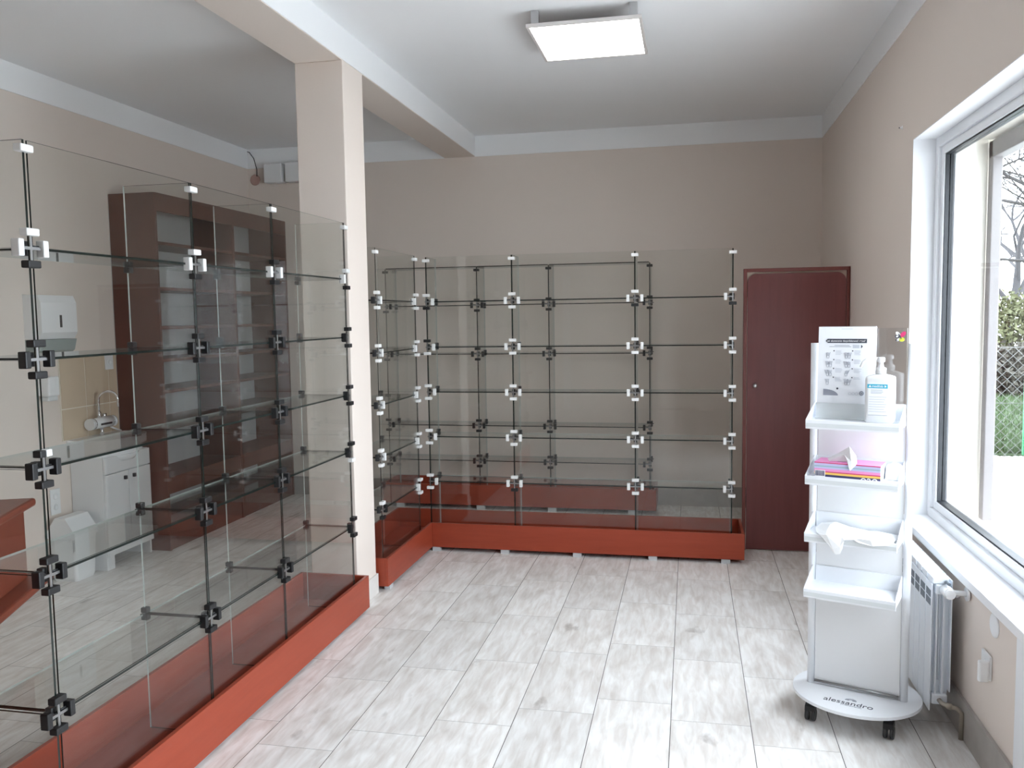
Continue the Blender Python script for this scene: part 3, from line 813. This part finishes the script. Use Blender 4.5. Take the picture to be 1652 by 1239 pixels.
# sockets and marks on the right wall
def socket(name, label, loc, rz, w_, h_, double=False, mname='white_plastic'):
    t = thing(name, label, 'socket', loc, rz)
    MB().box((-w_/2, -.010, -h_/2), (w_/2, -.0008, h_/2), mname, .003).obj('cover_plate', t)
    for dz in ((-.034, .034) if double else (0,)):
        mb = MB(); mb.lathe([(.019, -.001), (.021, .0), (.021, .003), (.016, .003), (.015, .0012), (.002, .0012)], mname, 20, TR(0, -.010, dz) @ Matrix.Rotation(PI/2, 4, 'X')); mb.obj('socket_ring', t)
    return t
RW = -PI/2 + 0  # local -Y -> world -X
sk = socket('wall_socket', 'white wall socket on the right wall below the window near the photo edge', (XR, 3.115, .375), -PI/2, .085, .085)
MB().box((.030, -.045, -.045), (.048, -.010, .030), 'white_plastic', .006).obj('hinged_cover', sk)
t = thing('blank_cover', 'round white blank cover plate on the right wall above the socket', 'cover plate', (XR, 3.060, .535), -PI/2)
MB().lathe([(.042, 0), (.041, .004), (.036, .006), (.002, .0065)], 'white_plaster', 24, TR(0, -.0005, 0) @ Matrix.Rotation(PI/2, 4, 'X')).obj('disc', t)
t = thing('wall_plug', 'tiny screw plug high on the right wall beside the window', 'wall plug', (XR, 4.52, 2.484), -PI/2)
MB().lathe([(.010, 0), (.010, .002), (.004, .003), (.004, .012), (.002, .012)], 'white_plastic', 12, TR(0, -.0003, 0) @ Matrix.Rotation(PI/2, 4, 'X')).obj('collar', t)
MB().lathe([(.003, .012), (.003, .016), (.001, .016)], 'dark_plastic', 8, TR(0, -.0003, 0) @ Matrix.Rotation(PI/2, 4, 'X')).obj('screw', t)

# ------------------------------------------------------------------ staff side, seen through the glass
bk = thing('bookcase', 'tall brown wooden bookcase with open shelves against the left wall', 'bookcase', (XL+.003, 5.19, 0))
D = .357; Lb = 1.90; Hb = 2.468; th = .02
def bb(name, a, b, m='brown_board'): return MB().box(a, b, m, .001).obj(name, bk)
for y in (0, .985, Lb-th): bb('side_panel', (.006, y, 0), (D, y+th+(.012 if y == .985 else 0), Hb))
bb('top_panel', (.006, th, Hb-th), (D, .985, Hb)); bb('top_panel', (.006, 1.017, Hb-th), (D, Lb-th, Hb))
bb('header', (D-.02, th, 2.345), (D, .985, Hb-th)); bb('header', (D-.02, 1.017, 2.345), (D, Lb-th, Hb-th))
bb('back_panel', (0, .002, .02), (.006, Lb-.002, Hb-.002), 'grey_board')
for ya_, yb_ in ((th, .985), (1.017, Lb-th)):
    for z in (2.13, 1.82, 1.552, 1.328, 1.11, .88, .50): bb('shelf', (.006, ya_, z-.011), (D-.004, yb_, z+.011))
    bb('apron', (D-.024, ya_, .395), (D-.004, yb_, .489))
    bb('plinth', (D-.03, ya_, 0), (D-.010, yb_, .18)); bb('shelf', (.006, ya_, .18), (D-.004, yb_, .20))

va = thing('vanity_unit', 'small white washbasin cabinet with two doors beside the brown bookcase', 'vanity', (XL+.003, 4.695, 0))
VD, VL = .252, .462
def vb(name, a, b, m='white_laminate', bev=.002, par=None): return MB().box(a, b, m, bev).obj(name, par or va)
vb('carcass', (.0, 0, .125), (VD-.018, VL, .735))
vb('leg', (.0, 0, 0), (VD-.018, .018, .125)); vb('leg', (.0, VL-.018, 0), (VD-.018, VL, .125))
vb('leg', (VD-.030, .018, 0), (VD-.018, .075, .125)); 
vb('drawer_front', (VD-.016, .003, .626), (VD, VL-.003, .733))
vb('bottom_rail', (VD-.016, .003, .095), (VD+.004, VL-.003, .128))
for y0_, y1_, ky in ((.003, VL/2-.002, VL/2-.045), (VL/2+.002, VL-.003, VL/2+.045)):
    dr = vb('door', (VD-.016, y0_, .132), (VD, y1_, .620))
    MB().box((VD, ky-.010, .565), (VD+.018, ky+.010, .590), 'dark_plastic', .003).obj('knob', dr)
mb = MB(); outl = [(0, -.02), (0, VL+.02), (.19, VL+.02)]
for i in range(1, 12): a = i/12*PI; outl.append((.19+.11*math.sin(a), (VL/2)+(VL/2+.02)*math.cos(a)))
outl.append((.19, -.02))
mb.prism(outl, 'z', .79, .845, 'ceramic')
o2 = [(x*.92 if x > 0 else 0, (y-VL/2)*.88+VL/2) for x, y in outl]
mb.prism(o2, 'z', .735, .79, 'ceramic')
mb.lathe([(.05, -.06), (.12, -.045), (.155, .0)], 'ceramic', 24, TR(.15, VL/2, .735))
mb.obj('basin', va)
fa = thing('faucet', 'white electric water heater tap with a curved chrome spout above the basin', 'faucet', (XL+.003, 4.94, .845))
MB().tube([(.055, -.085, .085), (.055, .085, .085)], .036, 'white_plastic', 20).box((.0, -.03, .06), (.04, .03, .11), 'white_plastic', .004).obj('heater_body', fa)
for s_ in (-1, 1):
    MB().tube([(.055, s_*.085, .085), (.055, s_*.092, .085)], .039, 'chrome', 20).tube([(.055, s_*.092, .085), (.055, s_*.118, .085)], .038, 'white_plastic', 20).obj('end_cap', fa)
MB().box((.088, -.05, .072), (.094, .06, .086), 'dark_plastic', .003).obj('display_strip', fa)
MB().tube([(.055, -.02, .115), (.055, -.02, .16)], .013, 'chrome', 12).tube([(.055, .03, .115), (.055, .03, .145)], .016, 'chrome', 12).obj('valve', fa)
pts = [(.055, -.02, .15), (.055, -.02, .24)]+[(.055+.055-.055*math.cos(i/8*PI), -.02+.05*(1-math.cos(i/8*PI))/2, .24+.055*math.sin(i/8*PI)) for i in range(1, 9)]+[(.165, .032, .19)]
MB().tube(pts, .0085, 'chrome', 10).obj('spout', fa)
MB().tube([(.055, .09, .045), (.06, .15, .02), (.05, .20, .006)], .006, 'white_plastic', 8).obj('hose', fa)
MB().tube([(.055, 0, .05), (.055, 0, .0)], .012, 'chrome', 10).obj('stem', fa)
# splashback
mb = MB(); mb.box((XL, 4.64, .846), (XL+.006, 5.186, 1.41), 'tile_grout')
for y0_, y1_ in ((4.645, 4.866), (4.874, 5.094), (5.102, 5.184)):
    for z0_, z1_ in ((.850, 1.044), (1.052, 1.406)): mb.box((XL+.006, y0_, z0_), (XL+.010, y1_, z1_), 'splash_tile', .001)
struct(mb.obj('trim_6'), 'beige tile splashback above the basin')
sk = socket('tile_socket', 'white wall socket on the beige tiles beside the bookcase', (XL+.011, 5.10, 1.325), PI/2, .080, .100)
sk = socket('low_socket', 'white double socket low on the left wall behind the bin', (XL, 4.545, .480), PI/2, .082, .160, True)
pd = thing('towel_dispenser', 'white paper towel dispenser on the left wall with a smoky lower cover', 'dispenser', (XL, 4.530, 1.40))
mb = MB(); mb.prism([(.001, .10), (.10, .10), (.125, .14), (.125, .32), (.105, .365), (.001, .370)], 'y', -.150, .150, 'white_plastic'); b_ = mb.obj('upper_cover', pd)
mb = MB(); mb.prism([(.001, .0), (.06, .0), (.10, .03), (.118, .098), (.001, .098)], 'y', -.148, .148, 'smoky_plastic'); mb.obj('lower_cover', pd)
MB().box((.125, .0, .17), (.128, .018, .245), 'dark_plastic', .001).obj('level_window', pd)
sd = thing('soap_dispenser', 'small white soap dispenser on the left wall below the towel dispenser', 'dispenser', (XL, 4.50, 1.12))
MB().box((.001, -.048, .03), (.085, .048, .150), 'white_plastic', .010).obj('case', sd)
MB().box((.02, -.040, .0), (.075, .040, .03), 'pale_grey_plastic', .006).obj('push_bar', sd)
wb = thing('waste_bin', 'white plastic swing-lid bin on the floor beside the basin cabinet', 'bin', (-3.785, 4.545, 0))
mb = MB()
rings = [[mb.bm.verts.new(p) for p in rr_ring(*l)] for l in ((.082, .082, .02, 0), (.088, .088, .02, .02), (.100, .100, .02, .27))]
i_ = mb.mi('white_plastic')
for a, b in zip(rings[:-1], rings[1:]):
    for k in range(len(a)): mb.bm.faces.new((a[k], a[(k+1) % len(a)], b[(k+1) % len(a)], b[k])).material_index = i_
mb.bm.faces.new(rings[0][::-1]).material_index = i_; mb.bm.faces.new(rings[-1]).material_index = i_
mb.obj('body', wb)
mb = MB(); mb.prism([(-.103, .27), (.103, .27), (.103, .30), (.035, .40), (-.035, .40), (-.103, .30)], 'y', -.103, .103, 'white_plastic'); ld = mb.obj('lid', wb)
MB().box((-.05, -.106, .262), (.05, -.102, .274), 'pale_grey_plastic').obj('grip', ld)

# counter
co_a = .13
co = thing('counter', 'reddish wooden counter with a lower ledge at the left edge of the room', 'counter', (-2.372, 2.675, 0), math.atan2(.116, .278)*1.0)
mb = MB(); mb.box((-1.3, -1.5, .925), (0, 0, .955), 'counter_board', .010); mb.obj('countertop', co)
MB().box((-1.25, -1.45, .665), (-.035, -.03, .925), 'counter_board', .002).obj('front_panel', co)
MB().box((-1.3, -1.5, .637), (.035, .03, .665), 'counter_board', .008).obj('ledge', co)
MB().box((-1.25, -1.40, 0), (-.75, -.10, .637), 'counter_board', .002).obj('base', co)

# boxes and loose cable high on the back wall
for i, (x, lab) in enumerate(((-3.610, 'white square box high on the back wall, nearer the left corner'), (-3.407, 'white square box high on the back wall, half behind the column'))):
    t = thing('junction_box', lab, 'box', (x, YB-.006, 2.805), 0, 'white boxes under the ceiling')
    MB().box((-.085, -.09, 0), (.085, 0, .165), 'white_plastic', .004).obj('case', t)
    MB().box((-.080, -.094, .005), (.080, -.09, .160), 'white_plastic', .002).obj('cover', t)
t = thing('loose_cable', 'loose black cable hanging from a pink plaster patch in the far left ceiling corner', 'cable', (-3.83, YB, 2.86))
MB().tube([(-.06, -.012, .24), (-.02, -.05, .225), (.02, -.05, .17), (.03, -.02, .08), (.022, -.008, .02)], .004, 'cable_black', 6).obj('cable', t)
MB().lathe([(.05, 0), (.045, .003), (.002, .004)], 'pink_plaster', 14, TR(0, -.001, -.01) @ Matrix.Rotation(PI/2, 4, 'X')).obj('patch', t)

# ------------------------------------------------------------------ outside
struct(MB().box((-6, -20, -.40), (40, 60, -.15), 'paving').obj('ground'))
mb = MB(); mb.box((1.6, 10.9, -.15), (30, 30, -.12), 'lawn_green')
lw_ = mb.obj('lawn_turf'); struct(lw_)
mb = MB(); gi = mb.mi('grass_blade'); rr = random.Random(5)
for _ in range(9000):
    y = 10.95+rr.random()**1.6*12; x = y*.338+rr.uniform(-.9, 1.2)
    h_ = rr.uniform(.05, .13); a = rr.uniform(0, PI); dx, dy = math.cos(a)*.012, math.sin(a)*.012; lx, ly = rr.uniform(-.04, .04), rr.uniform(-.04, .04)
    f = mb.bm.faces.new([mb.bm.verts.new(p) for p in ((x-dx, y-dy, -.12), (x+dx, y+dy, -.12), (x+lx, y+ly, -.12+h_))]); f.material_index = gi
g = mb.obj('grass'); g['kind'] = 'stuff'; tag(g, 'green grass beyond the wire fence outside the window', 'grass')
mb = MB(); rr = random.Random(9)
for _ in range(2200):
    x = rr.uniform(2.6, 5.0); y = 10.0+rr.random()*.85; r_ = rr.uniform(.015, .045)
    b = bmesh.ops.create_icosphere(mb.bm, subdivisions=1, radius=r_)
    for v in b['verts']: v.co = Vector((v.co.x*rr.uniform(.8, 1.4)+x, v.co.y+y, v.co.z*.6-.145))
    mb._tag({f for v in b['verts'] for f in v.link_faces}, 'gravel_stone')
g = mb.obj('gravel'); g['kind'] = 'stuff'; tag(g, 'grey gravel strip at the foot of the wire fence', 'gravel')
fe = thing('wire_fence', 'chain link wire fence on grey posts beyond the paving outside the window', 'fence', (2.0, 10.8, -.15))
mb = MB(); step = .11; hf = 1.30; x = -hf
while x < 6.0:
    for s_ in (1, -1):
        a, b = (x, 0.0), (x+hf, hf)
        if s_ < 0: a, b = (x, hf), (x+hf, 0.0)
        # clip to 0..6
        def cl(p, q):
            (x0, z0_), (x1, z1_) = p, q
            if x0 < 0: t = -x0/(x1-x0); z0_ = z0_+(z1_-z0_)*t; x0 = 0
            if x1 > 6: t = (6-x0)/(x1-x0); z1_ = z0_+(z1_-z0_)*t; x1 = 6
            return (x0, z0_), (x1, z1_)
        p, q = cl(a, b)
        if q[0]-p[0] > .02: mb.tube([(p[0], s_*.003, p[1]), (q[0], s_*.003, q[1])], .0032, 'wire_grey', 4, caps=False)
    x += step
for z in (.01, .65, hf): mb.tube([(0, 0, z), (6, 0, z)], .004, 'wire_grey', 4)
mb.obj('wire_mesh', fe)
for x in (0, 2.95, 6.0): MB().tube([(x, .03, 0), (x, .03, hf+.06)], .022, 'wire_grey', 10).obj('post', fe)
gp = thing('green_panel', 'green sheet metal panel outside at the right edge of the window view', 'panel', (3.665, 10.45, -.15), -.12)
MB().box((-.0, -.02, .10), (1.1, .02, 1.25), 'green_sheet', .003).obj('sheet', gp)
for z in (.15, .55, .95, 1.2): MB().box((.0, -.028, z), (1.1, -.02, z+.03), 'green_sheet').obj('rib', gp)
MB().box((.05, -.02, 0), (.09, .02, .10), 'green_sheet').obj('foot', gp); MB().box((1.0, -.02, 0), (1.04, .02, .10), 'green_sheet').obj('foot', gp)
tb2 = thing('plastic_tub', 'pale blue plastic tub on the paving in front of the green panel', 'tub', (3.82, 9.95, -.15))
MB().lathe([(.22, 0), (.27, .03), (.29, .25), (.28, .40), (.26, .43), (.24, .40)], 'pale_blue_plastic', 28).obj('body', tb2)
MB().lathe([(.285, .405), (.30, .415), (.30, .435), (.27, .44)], 'pale_blue_plastic', 28).obj('rim', tb2)

def shrub(x, y, rx, ry, rz_, n, m, label, seed, name='shrub'):
    rr = random.Random(seed); t = thing(name, label, 'shrub', (x, y, -.12), 0, 'shrubs behind the lawn')
    mb = MB(); k = mb.mi(m)
    for _ in range(n):
        a = rr.uniform(0, 2*PI); c = rr.uniform(-.95, 1); q = rr.uniform(.55, 1)**.5
        s = math.sqrt(1-c*c)
        px, py, pz = rx*q*s*math.cos(a)+rr.gauss(0, .12), ry*q*s*math.sin(a)+rr.gauss(0, .12), max(.03, rz_*(1+q*c)+rr.gauss(0, .12))
        v1 = Vector((rr.gauss(0, 1), rr.gauss(0, 1), rr.gauss(0, 1))).normalized(); v2 = v1.cross(Vector((rr.gauss(0, 1), rr.gauss(0, 1), rr.gauss(0, 1)))).normalized()
        L1, L2 = rr.uniform(.04, .09), rr.uniform(.02, .05); p = Vector((px, py, pz))
        f = mb.bm.faces.new([mb.bm.verts.new(p+v1*L1), mb.bm.verts.new(p+v2*L2), mb.bm.verts.new(p-v1*L1), mb.bm.verts.new(p-v2*L2)]); f.material_index = k
    mb.obj('foliage', t)
    mb = MB()
    for _ in range(9):
        a = rr.uniform(0, 2*PI); mb.tube([(0.05*math.cos(a), .05*math.sin(a), 0), (rx*.4*math.cos(a), ry*.4*math.sin(a), rz_*.9), (rx*.7*math.cos(a), ry*.7*math.sin(a), rz_*1.6)], .02, 'bark', 5, r_end=.006)
    mb.obj('stems', t)
shrub(7.1, 21.0, 1.0, .8, .98, 5600, 'leaf_yellow', 'yellow-green leafy shrub outside, behind the dull low bush', 21)
shrub(10.9, 20.6, 1.0, .7, 1.0, 3600, 'leaf_yellow', 'yellow-green leafy shrub outside, at the right end of the row', 22)
shrub(6.35, 18.4, .8, .5, .45, 3200, 'leaf_dull', 'low dull brown bush in front of the yellow-green shrub', 23)

def bare_tree(x, y, h_, seed, label, lean=(0, 0), m='bark', depth=6, name='bare_tree'):
    rr = random.Random(seed); t = thing(name, label, 'tree', (x, y, -.12), 0, 'bare trees outside')
    mt, mbr = MB(), MB()
    def grow(mb, p, d, ln, r, lv):
        pts = [p]; q = p.copy(); dd = d.copy()
        for k in range(3):
            dd = (dd+Vector((rr.gauss(0, .16), rr.gauss(0, .16), rr.gauss(0, .10)))).normalized(); q = q+dd*ln/3; pts.append(q.copy())
        mb.tube(pts, r, m, 5 if lv > 1 else 7, caps=False, r_end=r*.62)
        if lv >= depth: return
        for k in range(rr.choice((2, 3)) if lv > 0 else 4):
            s = rr.choice(pts[2:]) if k else pts[-1]
            nd = (dd+Vector((rr.gauss(0, .55), rr.gauss(0, .55), rr.gauss(.05, .35)))).normalized()
            grow(mbr, s, nd, ln*rr.uniform(.6, .85), max(r*.60, .009), lv+1)
    grow(mt, Vector((0, 0, 0)), Vector((lean[0], lean[1], 1)).normalized(), h_*.30, h_*.016, 0)
    mt.obj('trunk', t); mbr.obj('branches', t)
bare_tree(8.9, 21.6, 9.0, 4, 'bare dark tree outside whose branches reach across the upper window', (-.28, 0))
bare_tree(10.9, 32.5, 10, 8, 'bare grey tree far behind the shrubs, nearer the window frame', (.0, 0), 'twig_grey')
bare_tree(25.5, 73.0, 17, 15, 'bare grey tree farthest away behind the shrubs', (0, 0), 'twig_grey')
